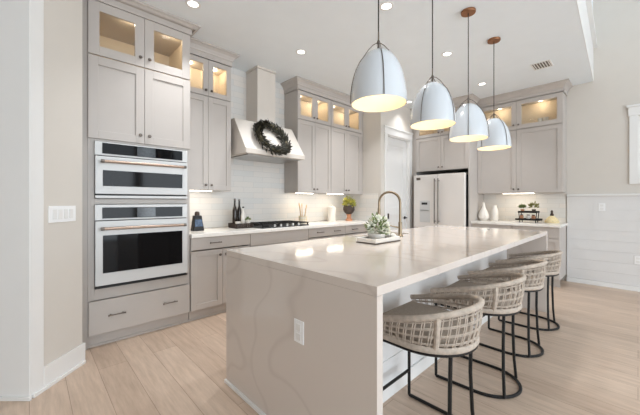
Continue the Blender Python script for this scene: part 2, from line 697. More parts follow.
def crown_profile(z0):
    # (outward, z): frieze then cove up to the ceiling
    top = CZ - .001
    return [(0.0, z0), (.012, z0), (.012, z0 + .055), (.020, z0 + .06), (.024, z0 + .075), (.040, top - .045), (.066, top - .022),
            (.078, top - .018), (.078, top), (0, top)]


def crown(path, prof, parent, name='crown_moulding'):
    """sweep a profile along an open xy path, mitred; outward is to the right of travel"""
    mb = MB()
    pts = [Vector((p[0], p[1])) for p in path]
    nrm = []
    for a, b in zip(pts, pts[1:]):
        t = (b - a).normalized()
        nrm.append(Vector((t.y, -t.x)))
    rings = []
    for i, p in enumerate(pts):
        if i == 0:
            mdir = nrm[0]
        elif i == len(pts) - 1:
            mdir = nrm[-1]
        else:
            mdir = nrm[i - 1] + nrm[i]
            mdir = mdir / max(.2, mdir.length_squared) * 2
        rings.append([mb.v((p.x + mdir.x * o, p.y + mdir.y * o, z_)) for o, z_ in prof])
    n = len(prof)
    for a, b in zip(rings, rings[1:]):
        for k in range(n):
            j = (k + 1) % n
            mb.bm.faces.new((a[k], a[j], b[j], b[k]))
    mb.bm.faces.new(rings[0][::-1])
    mb.bm.faces.new(rings[-1])
    return mb.build(name, M_cab, parent)


def shell(T, u0, u1, v0, v1, depth, parent, mids=(), name='carcass', material=None, th=.018):
    """open-fronted cabinet box: sides, top, bottom, back, shelves"""
    mb = MB(T)
    mb.box(u0, u0 + th, v0, v1, -depth, 0).box(u1 - th, u1, v0, v1, -depth, 0)
    mb.box(u0 + th, u1 - th, v0, v0 + th, -depth, 0).box(u0 + th, u1 - th, v1 - th, v1, -depth, 0)
    mb.box(u0 + th, u1 - th, v0 + th, v1 - th, -depth, -depth + .008)
    for m_ in mids:
        mb.box(u0 + th, u1 - th, m_ - .009, m_ + .009, -depth + .008, 0)
    return mb.build(name, material or M_cab, parent)


def lining(T, u0, u1, v0, v1, depth, parent, th=.018):
    mb = MB(T)
    e = .002
    mb.box(u0 + th, u0 + th + e, v0, v1, -depth + .01, -.02).box(u1 - th - e, u1 - th, v0, v1, -depth + .01, -.02)
    mb.box(u0 + th + e, u1 - th - e, v0, v1, -depth + .009, -depth + .011)
    mb.box(u0 + th + e, u1 - th - e, v0, v0 + e, -depth + .011, -.02)
    return mb.build('interior_lining', M_cabin, parent)


def puck(T, u, v, w, parent, energy=1.6):
    p = T(u, v, w)
    MB().lathe([(.032, -.010), (.032, 0)], p, 16).build('puck_light', M_led, parent)
    o = lamp('puck_lamp', 'POINT', Vector(p) + Vector((0, 0, -.03)) - ORG[parent.name], energy * .6, (1.0, .80, .55), radius=.02, parent=parent)
    return o


def led_bar(u0, u1, v, w, T, axis, energy, label):
    """slim under-cabinet bar: housing + diffuser + its lamp"""
    pa = T((u0 + u1) / 2, v, w)
    t = thing('under_cabinet_light', label, 'light', pa, 'under cabinet lights')
    MB(T).box(u0, u1, v - .007, v - .0005, w - .02, w + .02).build('housing', M_trim, t)
    MB(T).box(u0 + .005, u1 - .005, v - .020, v - .007, w - .017, w + .017).build('diffuser', M_led, t)
    rot = (0, 0, 0) if axis == 'x' else (0, 0, PI / 2)
    lamp('bar_lamp', 'AREA', (0, 0, -.024), energy * .21, (1.0, .86, .66), rot, u1 - u0, .03, parent=t)
    return t


# ---- oven tower
FY = 3.21       # carcass front of the base run; doors stand 2 cm proud (3.19)
TA = FA(FY)
X0, X1 = 0.355, 1.20
tower = thing('oven_cabinet', 'tall greige cabinet holding the two white wall ovens, nearest the angled wall', 'cabinet', (.78, 3.5, 0))
mb = MB()
mb.box(X0, X0 + .02, FY, 3.795, .105, 2.96).box(X1 - .02, X1, FY, 3.795, .105, 2.96)
mb.box(X0 + .02, X1 - .02, 3.785, 3.795, .105, 2.96)
for za in (.105, .47, 1.245, 1.775, 2.487, 2.942):
    mb.box(X0 + .02, X1 - .02, FY + .001, 3.785, za, za + .018)
# face frame around the ovens
mb.box(X0 + .02, .402, FY, FY + .02, .405, 1.79).box(1.165, X1 - .02, FY, FY + .02, .405, 1.79)
mb.box(.402, 1.165, FY, FY + .02, .405, .500).box(.402, 1.165, FY, FY + .02, 1.230, 1.275)
mb.build('carcass', M_cab, tower, bevel=.001)
MB().box(X0, X1, FY + .035, FY + .05, 0, .105).box(X0, X1, FY + .023, FY + .035, 0, .018).build('toe_kick', M_cab, tower)
MB().box(.27, X0 - .001, FY + .003, FY + .02, 0, 2.96).build('filler', M_cab, tower)  # added strip: puts a lit face over the unlit gap beside the angled wall
xm = .78
for (ua, ub, ks) in ((X0, xm, -1), (xm, X1, 1)):
    ku = xm + ks * .038
    shaker(TA, ua, ub, 1.79, 2.495, tower, knob_at=(ku, 1.865), rail=.07)
    shaker(TA, ua, ub, 2.505, 2.965, tower, glass=True, knob_at=(ku, 2.585), rail=.078)
dw = shaker(TA, X0 + .004, X1 - .006, .112, .402, tower, 'drawer', flat=True)
pull(TA, .56, .262, .02, .13, dw)
pull(TA, 1.0, .262, .02, .13, dw)
lining(TA, X0 + .002, X1 - .002, 2.506, 2.94, .575, tower)
puck(TA, 1.05, 2.941, -.055, tower, 2.2)
puck(TA, .68, 2.941, -.055, tower, 1.6)
crown([(X0, 3.795), (X0, FY - .02), (X1, FY - .02), (X1, 3.388)], crown_profile(2.965), tower)


def oven(z0, z1, panel, door, handle_z, win_z, label, vent):
    t = thing('wall_oven', label, 'oven', (.783, 3.45, z0))
    MB().box(.415, 1.152, 3.232, 3.70, z0 + .005, z1 - .01).build('chassis', M_dark, t)
    MB().box(.400, 1.166, 3.178, 3.206, door[1] + .008, z1).build('fascia', M_ovenw, t, bevel=.003)
    cp = MB().box(.452, 1.116, 3.174, 3.178, panel[0], panel[1]).build('control_panel', M_blackg, t)
    MB().box(.715, .868, 3.1725, 3.174, panel[0] + .004, panel[1] - .004).build('display', M_disp, cp)
    MB().box(.410, 1.156, 3.19, 3.206, z0, z1 - .01).build('gap_trim', M_dark, t)
    dd = MB().box(.402, 1.164, 3.168, 3.189, door[0], door[1]).build('oven_door', M_ovenw, t, bevel=.003)
    MB().box(.455, 1.112, 3.164, 3.168, win_z[0], win_z[1]).build('window', M_blackg, dd, bevel=.001)
    hh = MB()
    hh.tube([(.455, 3.118, handle_z), (1.112, 3.118, handle_z)], .0125, 12)
    hb_ = hh.build('handle', M_copper, dd, smooth=True)
    for ex in (.447, 1.120):
        MB().tube([(ex - .012, 3.118, handle_z), (ex + .012, 3.118, handle_z)], .0145, 12).tube(
            [(ex, 3.118, handle_z), (ex, 3.169, handle_z)], .010, 8).build('handle_mount', M_pewter, hb_, smooth=True)
    if vent:
        MB().box(.402, 1.164, 3.172, 3.189, z0 + .001, z0 + .014).build('lower_vent', M_dark, t)
    else:
        MB().box(.402, 1.164, 3.172, 3.189, z0, z0 + .024).build('lower_trim', M_ovenw, t, bevel=.002)
    return t


oven(.505, 1.225, (1.105, 1.200), (.530, 1.082), 1.020, (.635, .960), 'larger white wall oven with tall dark window, lower of the two', True)
oven(1.280, 1.768, (1.665, 1.757), (1.318, 1.642), 1.594, (1.385, 1.522), 'shorter white wall oven with wide low window, upper of the two', False)

# ---- wall units left and right of the hood
UY = 3.49


def wall_unit(x0, x1, xms, label, side, pucks, loc, crown_path):
    T_ = FA(UY)
    t = thing('wall_cabinet', label, 'cabinet', loc, None)
    mb_ = MB()
    th = .018
    z0, z1 = 1.385, 2.91
    mb_.box(x0, x0 + th, UY, 3.79, z0, z1).box(x1 - th, x1, UY, 3.79, z0, z1).box(x0 + th, x1 - th, 3.782, 3.79, z0, z1)
    for za in (z0 + .01, 1.75, 2.10, 2.476, z1 - th):
        mb_.box(x0 + th, x1 - th, UY + .001, 3.782, za, za + th)
    mb_.build('carcass', M_cab, t)
    MB().box(x0, x1, UY - .0, UY + .018, z0 - .004, z0 + .0095).build('light_rail', M_cab, t)
    for i in range(len(xms) - 1):
        ua, ub = xms[i], xms[i + 1]
        ks = ub - .034 if i % 2 == 0 else ua + .034
        shaker(T_, ua, ub, z0, 2.475, t, knob_at=(ks, 1.445))
        shaker(T_, ua, ub, 2.485, 2.91, t, glass=True, knob_at=(ks, 2.545))
    lining(T_, x0, x1, 2.495, 2.89, .292, t)
    for p in pucks:
        puck(T_, p, 2.891, -.15, t, 1.8)
    crown(crown_path, crown_profile(2.915), t)
    return t


wall_unit(1.215, 1.80, (1.215, 1.512, 1.80), 'greige wall cabinet with lit glass top between oven tower and hood', 0, (1.36, 1.66),
          (1.5, 3.65, 1.385), [(1.215, UY - .02), (1.80, UY - .02), (1.80, 3.79)])
wall_unit(2.862, 3.565, (2.862, 3.213, 3.565), 'greige wall cabinet with lit glass top just right of the hood', 0, (3.03, 3.39),
          (3.2, 3.65, 1.385), [(2.862, 3.79), (2.862, UY - .02), (3.568, UY - .02)])
wall_unit(3.571, 4.392, (3.571, 3.96, 4.35), 'greige wall cabinet with lit glass top between hood-side cabinet and pantry corner', 0,
          (3.78, 4.16), (3.97, 3.65, 1.385), [(3.569, UY - .02), (4.392, UY - .02)])
MB().box(4.352, 4.392, UY - .02, UY, 1.385, 2.91).build('filler', M_cab, bpy.data.objects['wall_cabinet.002'])

# ---- base units on the oven wall


def base_unit(x0, x1, label, kind, loc):
    t = thing('base_cabinet', label, 'cabinet', loc)
    shell(TA, x0, x1, .105, .874, .575, t, (.70,))
    MB().box(x0, x1, FY + .035, FY + .05, 0, .105).box(x0, x1, FY + .023, FY + .035, 0, .018).build('toe_kick', M_cab, t)
    xm_ = (x0 + x1) / 2
    if kind == 'cooktop':
        shaker(TA, x0, x1, .715, .872, t, 'false_front', flat=True)
    else:
        d_ = shaker(TA, x0, x1, .740, .872, t, 'drawer', flat=True)
        if kind == 'one':
            pull(TA, x0 + .33 * (x1 - x0) + .03, .808, .02, .13, d_)
        else:
            pull(TA, x0 + .27 * (x1 - x0), .808, .02, .13, d_)
            pull(TA, x0 + .73 * (x1 - x0), .808, .02, .13, d_)
    zt = .730 if kind != 'cooktop' else .705
    for ua, ub, ku in ((x0, xm_, xm_ - .035), (xm_, x1, xm_ + .035)):
        shaker(TA, ua, ub, .112, zt, t, knob_at=(ku, zt - .06))
    return t


base_unit(1.206, 1.900, 'greige base cabinet with one drawer beside the oven tower', 'one', (1.55, 3.5, 0))
base_unit(1.904, 2.828, 'wide greige base cabinet with plain front under the gas cooktop', 'cooktop', (2.36, 3.5, 0))
base_unit(2.832, 3.600, 'greige base cabinet with two-handled drawer just right of the cooktop', 'two', (3.2, 3.5, 0))
base_unit(3.604, 4.392, 'greige base cabinet with two-handled drawer against the pantry side', 'two', (4.0, 3.5, 0))
tag(MB().box(1.204, 4.392, 3.158, 3.790, .875, .915).build('countertop', M_topw, bevel=.003),
    'long white quartz countertop along the oven wall, under the hood', 'countertop')

# ---- range hood
HX0, HX1 = 1.86, 2.78
hood = thing('range_hood', 'cream painted range hood with slanted front and square chimney', 'hood', (2.32, 3.5, 1.83))
ph = [(3.215, 1.835), (3.215, 1.895), (3.235, 1.905), (3.505, 2.305), (3.790, 2.305), (3.790, 1.895), (3.77, 1.835)]
MB().prism(ph, HX0, HX1, 'x').build('canopy', M_hood, hood, bevel=.003)
MB().box(2.195, 2.485, 3.50, 3.790, 2.306, CZ - .032).build('chimney', M_hood, hood, bevel=.003)
MB().box(2.185, 2.495, 3.488, 3.790, CZ - .03, CZ - .001).build('chimney_trim', M_hood, hood, bevel=.004)
MB().box(HX0 + .05, HX1 - .05, 3.26, 3.74, 1.822, 1.835).build('filter_panel', M_steel, hood)

# wreath hanging on the slanted hood front
wc = Vector((2.285, 3.326, 2.058))
wn = Vector((0, -.829, .559))
wa = Vector((1, 0, 0))
wb = wn.cross(wa)
wc = wc + wn * .045
wr = thing('wreath', 'dark green leafy wreath hanging on the slanted hood front', 'wreath', wc)
ring = [wc + (wa * math.cos(2 * PI * k / 40) + wb * 1.14 * math.sin(2 * PI * k / 40)) * .200 for k in range(40)]
MB().tube(ring, .028, 8, closed=True).build('twig_ring', M_stem, wr)
lv = MB()
for i in range(760):
    t = random.uniform(0, 2 * PI)
    rad = wa * math.cos(t) + wb * 1.14 * math.sin(t)
    tan = -wa * math.sin(t) + wb * math.cos(t)
    q = random.uniform(0, 2 * PI)
    off = rad * math.cos(q) + wn * math.sin(q)
    if off.dot(wn) < -.5:
        off = off + wn
    p = wc + rad * .200 + off * random.uniform(.014, .045)
    dd = tan * random.uniform(.4, 1.1) + off * random.uniform(.2, .75) + wn * random.uniform(-.2, .4)
    lv.leaf(p, dd, random.uniform(.045, .075), random.uniform(.022, .036), up=off + wn * .3)
for i in range(26):     # loose sprigs trailing at the lower right
    p = wc + wb * -.18 + wa * random.uniform(-.08, .05)
    lv.leaf(p, wb * -random.uniform(.3, 1) + wa * random.uniform(-.7, .7) + wn * random.uniform(0, .4), random.uniform(.06, .1), .028, up=wn)
lv.build('leaves', M_leafd, wr)

# ------------------------------------------------------------------ fridge wall
BX = 6.15
fc = thing('fridge_cabinet', 'greige surround and overhead cabinet framing the white refrigerator', 'cabinet', (5.8, 2.5, 0))
TF = FB(5.47)
MB().box(5.45, 6.145, 2.985, 3.005, 0, 2.91).box(5.45, 6.145, 1.995, 2.015, 0, 2.91).box(5.47, 5.49, 3.005, 3.075, 0, 2.91).build(
    'side_panels', M_cab, fc)
mbf = MB()
mbf.box(5.47, 6.145, 2.967, 2.985, 1.825, 2.91).box(5.47, 6.145, 2.015, 2.033, 1.825, 2.91)
mbf.box(6.137, 6.145, 2.033, 2.967, 1.825, 2.91)
for za in (1.825, 2.455, 2.892):
    mbf.box(5.471, 6.137, 2.033, 2.967, za, za + .018)
mbf.build('carcass', M_cab, fc)
for ua, ub, ku in ((-2.985, -2.5, -2.535), (-2.5, -2.015, -2.465)):
    shaker(TF, ua, ub, 1.83, 2.455, fc, knob_at=(ku, 1.885))
    shaker(TF, ua, ub, 2.465, 2.91, fc, glass=True, knob_at=(ku, 2.52))
lining(TF, -2.985, -2.015, 2.475, 2.89, .66, fc)
puck(TF, -2.74, 2.891, -.2, fc, 2.0)
puck(TF, -2.26, 2.891, -.2, fc, 2.0)
crown([(5.45, 3.075), (5.45, 1.995), (5.74, 1.995)], crown_profile(2.915), fc)

fr = thing('refrigerator', 'white french-door refrigerator with dark handles and water dispenser', 'refrigerator', (5.72, 2.49, 0))
MB().box(5.375, 6.10, 2.04, 2.94, .03, 1.72).build('body', M_dark, fr)
MB().box(5.42, 6.0, 2.08, 2.90, 0, .03).build('feet', M_dark, fr)
for nm, y0, y1, hy in (('left_door', 2.492, 2.953, 2.522), ('right_door', 2.022, 2.487, 2.457)):
    dd = MB().box(5.300, 5.372, y0, y1, .765, 1.745).build('fridge_door', M_fridge, fr, bevel=.006)
    hm = MB().tube([(5.245, hy, .86), (5.245, hy, 1.665)], .011, 10)
    hm.tube([(5.245, hy, .90), (5.302, hy, .90)], .008, 8).tube([(5.245, hy, 1.625), (5.302, hy, 1.625)], .008, 8)
    hm.build('handle', M_pewter, dd, smooth=True)
    if nm == 'left_door':
        MB().box(5.296, 5.300, 2.63, 2.83, .87, 1.27).build('dispenser_panel', M_ovenw, dd, bevel=.001)
        MB().box(5.288, 5.296, 2.68, 2.79, 1.195, 1.235).build('dispenser_display', M_dark, dd)
        MB().box(5.280, 5.296, 2.65, 2.81, 1.085, 1.10).build('dispenser_ledge', M_steel, dd)
        MB().box(5.298, 5.300, 2.82, 2.90, 1.655, 1.70).build('badge', M_pewter, dd)
dd = MB().box(5.300, 5.372, 2.022, 2.953, .08, .755).build('freezer_drawer', M_fridge, fr, bevel=.006)
MB().tube([(5.245, 2.12, .69), (5.245, 2.86, .69)], .011, 10).tube([(5.245, 2.16, .69), (5.302, 2.16, .69)], .008, 8).tube(
    [(5.245, 2.82, .69), (5.302, 2.82, .69)], .008, 8).build('handle', M_pewter, dd, smooth=True)

# wall unit to the right of the fridge
TU = FB(5.84)
ru = thing('wall_cabinet', 'greige wall cabinet with two lit glass top doors right of the refrigerator', 'cabinet', (6.0, 1.39, 1.39))
mbu = MB()
z0, z1 = 1.395, 2.915
mbu.box(5.84, 6.145, .783, .803, z0, z1).box(5.84, 6.145, 1.975, 1.993, z0, z1).box(6.137, 6.145, .803, 1.975, z0, z1)
for za in (z0 + .01, 1.75, 2.10, 2.44, z1 - .018):
    mbu.box(5.841, 6.137, .803, 1.975, za, za + .018)
mbu.build('carcass', M_cab, ru)
MB().box(5.8405, 5.858, .783, 1.993, z0 - .004, z0 + .0095).build('light_rail', M_cab, ru)
for ua, ub, ku in ((-1.993, -1.392, -1.427), (-1.392, -.785, -1.357)):
    shaker(TU, ua, ub, z0, 2.435, ru, knob_at=(ku, 1.455), rail=.065)
    shaker(TU, ua, ub, 2.445, 2.915, ru, glass=True, knob_at=(ku, 2.515), rail=.07)
lining(TU, -1.993, -.785, 2.46, 2.895, .298, ru)
puck(TU, -1.69, 2.896, -.15, ru, 1.8)
puck(TU, -1.09, 2.896, -.15, ru, 1.8)
crown([(5.82, 1.990), (5.82, .783), (6.145, .783)], crown_profile(2.92), ru)

# base units and counter right of the fridge
TB = FB(5.56)
for i, (y0, y1, lab) in enumerate(((1.395, 1.993, 'greige base cabinet with drawers beside the refrigerator panel'),
                                   (.785, 1.391, 'greige drawer cabinet at the shiplap end of the fridge wall'))):
    t = thing('base_cabinet', lab, 'cabinet', (5.85, (y0 + y1) / 2, 0))
    shell(TB, -y1, -y0, .105, .874, .58, t, (.70,))
    MB().box(5.595, 5.61, y0, y1, 0, .105).build('toe_kick', M_cab, t)
    for v0, v1 in ((.112, .400), (.405, .705), (.710, .872)):
        dd = shaker(TB, -y1, -y0, v0, v1, t, 'drawer', flat=(v0 > .7), rail=.05)
        pull(TB, -(y0 + y1) / 2, (v0 + v1) / 2, .02 if v0 > .7 else .009, .13, dd)
tag(MB().box(5.505, 6.142, .765, 1.993, .875, .915).build('countertop', M_topw, bevel=.003),
    'short white quartz countertop right of the refrigerator', 'countertop')

# under-cabinet bars
TUA = FA(3.5)
led_bar(1.30, 1.59, 1.394, -.055, TUA, 'x', 4.0, 'warm LED bar under the cabinet beside the oven tower')
led_bar(2.90, 3.24, 1.394, -.055, TUA, 'x', 4.5, 'warm LED bar under the cabinet just right of the hood')
led_bar(3.57, 3.95, 1.394, -.055, TUA, 'x', 4.5, 'warm LED bar under the cabinet nearest the pantry corner')
led_bar(-1.61, -1.16, 1.404, -.055, FB(5.85), 'y', 5.0, 'warm LED bar under the cabinet right of the refrigerator')

# ------------------------------------------------------------------ island
IX0, IX1, IY0, IY1 = .99, 4.25, .71, 1.98
BY = 1.105
top = thing('island_countertop', 'white quartz waterfall countertop on the kitchen island', 'countertop', (2.65, 1.35, 0))
SX0, SX1, SY0, SY1 = 2.22, 2.92, 1.665, 1.925
mt = MB()
# slab with the sink cut-out: one ring of quads top and bottom
ox = [IX0, SX0, SX1, IX1]
oy = [IY0, SY0, SY1, IY1]
g0 = {(i, j): mt.v((ox[i], oy[j], .875)) for i in range(4) for j in range(4)}
g1 = {(i, j): mt.v((ox[i], oy[j], .915)) for i in range(4) for j in range(4)}
for i in range(3):
    for j in range(3):
        if (i, j) == (1, 1):
            continue
        mt.bm.faces.new((g1[i, j], g1[i + 1, j], g1[i + 1, j + 1], g1[i, j + 1]))
        mt.bm.faces.new((g0[i, j], g0[i, j + 1], g0[i + 1, j + 1], g0[i + 1, j]))
rim = [(0, 0), (1, 0), (2, 0), (3, 0), (3, 1), (3, 2), (3, 3), (2, 3), (1, 3), (0, 3), (0, 2), (0, 1)]
for a, b in zip(rim, rim[1:] + rim[:1]):
    mt.bm.faces.new((g0[a], g0[b], g1[b], g1[a]))
inn = [(1, 1), (1, 2), (2, 2), (2, 1)]
for a, b in zip(inn, inn[1:] + inn[:1]):
    mt.bm.faces.new((g0[a], g0[b], g1[b], g1[a]))
mt.build('slab', M_top, top, bevel=.002)
MB().box(IX0, IX0 + .04, IY0, IY1, 0, .8745).build('waterfall_panel', M_top, top, bevel=.002)
MB().box(IX1 - .04, IX1, IY0, IY1, 0, .8745).build('waterfall_panel', M_top, top, bevel=.002)
MB().box(IX0 - .014, IX0 - .0005, IY0 + .3, IY1, 0, .02).build('shoe_moulding', M_trim, top)

isl = thing('kitchen_island', 'white shiplap kitchen island base under the waterfall countertop', 'island', (2.65, 1.5, 0))
ib = MB()
ib.box(1.032, 4.208, BY + .015, BY + .03, 0, .873).box(1.032, 4.208, 1.93, 1.945, .1, .873)
ib.box(1.032, 1.05, BY + .03, 1.93, 0, .873).box(4.19, 4.208, BY + .03, 1.93, 0, .873).box(1.05, 4.19, BY + .03, 1.93, .1, .115)
ib.build('carcass', M_cab, isl)
bp = MB()
z = .09
while z < .86:
    zz = min(z + .152, .873)
    bp.box(1.032, 4.208, BY, BY + .014, z + .002, zz - .002)
    z += .152
bp.box(1.032, 4.208, BY + .008, BY + .0148, .002, .873)
bp.build('shiplap_panel', M_ship, isl)
MB().box(1.032, 4.208, BY - .012, BY - .0005, 0, .09).build('base_trim', M_trim, isl)
TI = lambda u, v, w_: (u, 1.945 + w_, v)
for k in range(4):
    ua = 1.035 + k * .792
    shaker(TI, ua, ua + .396, .112, .868, isl, knob_at=(ua + .37, .80))
    shaker(TI, ua + .396, ua + .792, .112, .868, isl, knob_at=(ua + .44, .80))
snk = MB()
e = .012
snk.box(SX0 - e, SX1 + e, SY0 - e, SY1 + e, .66, .67).box(SX0 - e, SX0 - .001, SY0 - e, SY1 + e, .67, .8745)
snk.box(SX1 + .001, SX1 + e, SY0 - e, SY1 + e, .67, .8745).box(SX0, SX1, SY0 - e, SY0 - .001, .67, .8745).box(SX0, SX1, SY1 + .001, SY1 + e, .67, .8745)
tag(snk.build('sink', M_cer), 'white undermount sink sunk into the island countertop', 'sink')

# outlet on the near island end
ot = thing('electrical_outlet', 'white duplex outlet on the near end panel of the island', 'outlet', (.99, 1.187, .535))
Te = FB(.99)
MB(Te).box(-1.224, -1.150, .535, .650, 0, .006).build('cover_plate', M_plate, ot, bevel=.002)
for zc in (.567, .615):
    MB(Te).box(-1.205, -1.169, zc - .017, zc + .017, .006, .0085).build('receptacle', M_trim, ot, bevel=.001)

# bridge faucet at the sink
fx, fy = 2.585, 1.585
fa = thing('faucet', 'champagne bronze gooseneck faucet standing on the island', 'faucet', (fx, fy, .915))
MB().lathe([(.028, .0005), (.028, .012), (.018, .02), (.018, .13), (.015, .14)], (fx, fy, .915), 16).build('base', M_gold, fa, smooth=True)
dirf = Vector((-.30, .954, 0))
R_ = .105
pts = [Vector((fx, fy, .915 + h)) for h in (.13, .2, .28, .325)]
for k in range(1, 13):
    a = PI * k / 12
    pts.append(Vector((fx, fy, .915 + .325)) + dirf * (R_ - R_ * math.cos(a)) + Vector((0, 0, R_ * math.sin(a))))
pts.append(Vector((fx, fy, .915 + .27)) + dirf * 2 * R_)
MB().tube(pts, .0115, 12).build('spout', M_gold, fa, smooth=True)
e0 = pts[-1]
MB().tube([e0, e0 + Vector((0, 0, -.085))], [.0145, .0165], 12).build('spray_head', M_gold, fa, smooth=True)
MB().tube([(fx, fy, .998), (fx - .05, fy + .045, 1.012), (fx - .075, fy + .065, 1.020)], [.010, .006, .006], 10).build('lever', M_gold, fa, smooth=True)

# ------------------------------------------------------------------ pendants
SH = [(.1690, 0), (.1670, .052), (.1610, .105), (.1505, .157), (.1345, .209), (.1120, .256), (.0830, .295), (.0480, .320), (.0180, .330)]


def pendant():
    t = thing('pendant_light', 'x', 'lamp', (0, 0, 0), 'pendants over the island')
    base = 1.852
    o_ = MB().lathe([(r, base + h) for r, h in SH] + [(.010, base + .331)], (0, 0, 0), 40, cap0=False, cap1=True)
    o_.lathe([(r - .004, base + h) for r, h in SH[:-1]] + [(.02, base + .324)], (0, 0, 0), 40, cap0=False, cap1=True)
    # join the rims
    o_.lathe([(.1690, base), (.1690, base - .003), (.165, base - .003), (.165, base)], (0, 0, 0), 40, cap0=False, cap1=False)
    sh_ = o_.build('lamp_shade', M_shade, t, smooth=True)
    MB().lathe([(r - .0055, base + h) for r, h in SH[:-1]] + [(.02, base + .320)], (0, 0, 0), 40, cap0=False, cap1=True).build(
        'shade_lining', M_shadein, sh_, smooth=True)
    for k in range(4):
        a = PI / 2 * k
        st = [(math.cos(a) * (r + .004), math.sin(a) * (r + .004), base + h) for r, h in SH[:-1]]
        st[-1] = (math.cos(a) * .062, math.sin(a) * .062, base + .332)
        st += [(math.cos(a) * .034, math.sin(a) * .034, base + .360), (math.cos(a) * .010, math.sin(a) * .010, base + .374)]
        MB().tube(st, .0025, 6).build('strap', M_pewter, t, smooth=True)
    MB().lathe([(.008, base + .3315), (.007, base + .366), (.011, base + .370), (.009, base + .385), (.0045, base + .392), (.0045, base + .442)], (0, 0, 0), 14).build('stem_cap', M_pewter, t, smooth=True)
    MB().tube([(0, 0, base + .44), (0, 0, CZ - .02)], .0042, 8).build('rod', M_cord, t)
    MB().lathe([(.0625, CZ - .022), (.065, CZ - .018), (.065, CZ - .001)], (0, 0, 0), 28).build('canopy', M_brown, t, smooth=True)
    MB().lathe([(.018, base + .235), (.018, base + .307)], (0, 0, 0), 14).build('socket', M_pewter, t)
    MB().ball((0, 0, base + .20), .040, 14, 10).build('bulb', M_bulb, t, smooth=True)
    lamp('pendant_lamp', 'POINT', (0, 0, base + .13), 1.6, (1.0, .84, .60), radius=.045, parent=t)
    return t


proto = pendant()
PL = ('white dome pendant over the island nearest the viewer, left of the four', 'second white dome pendant from the viewer over the island',
      'third white dome pendant from the viewer, its round canopy in view', 'farthest white dome pendant, smallest and nearest the glass cabinets')
for i, (px, dl) in enumerate(((1.552, 10), (2.285, -28), (3.022, 0), (3.760, 45))):
    o = proto if i == 0 else copy_tree(proto)
    o.location = (px, (1.103, 1.114, 1.117, 1.115)[i], 0)
    o.rotation_euler.z = math.atan2(-1.117, -px) + math.radians(dl)
    o['label'] = PL[i]

# ------------------------------------------------------------------ bar stools


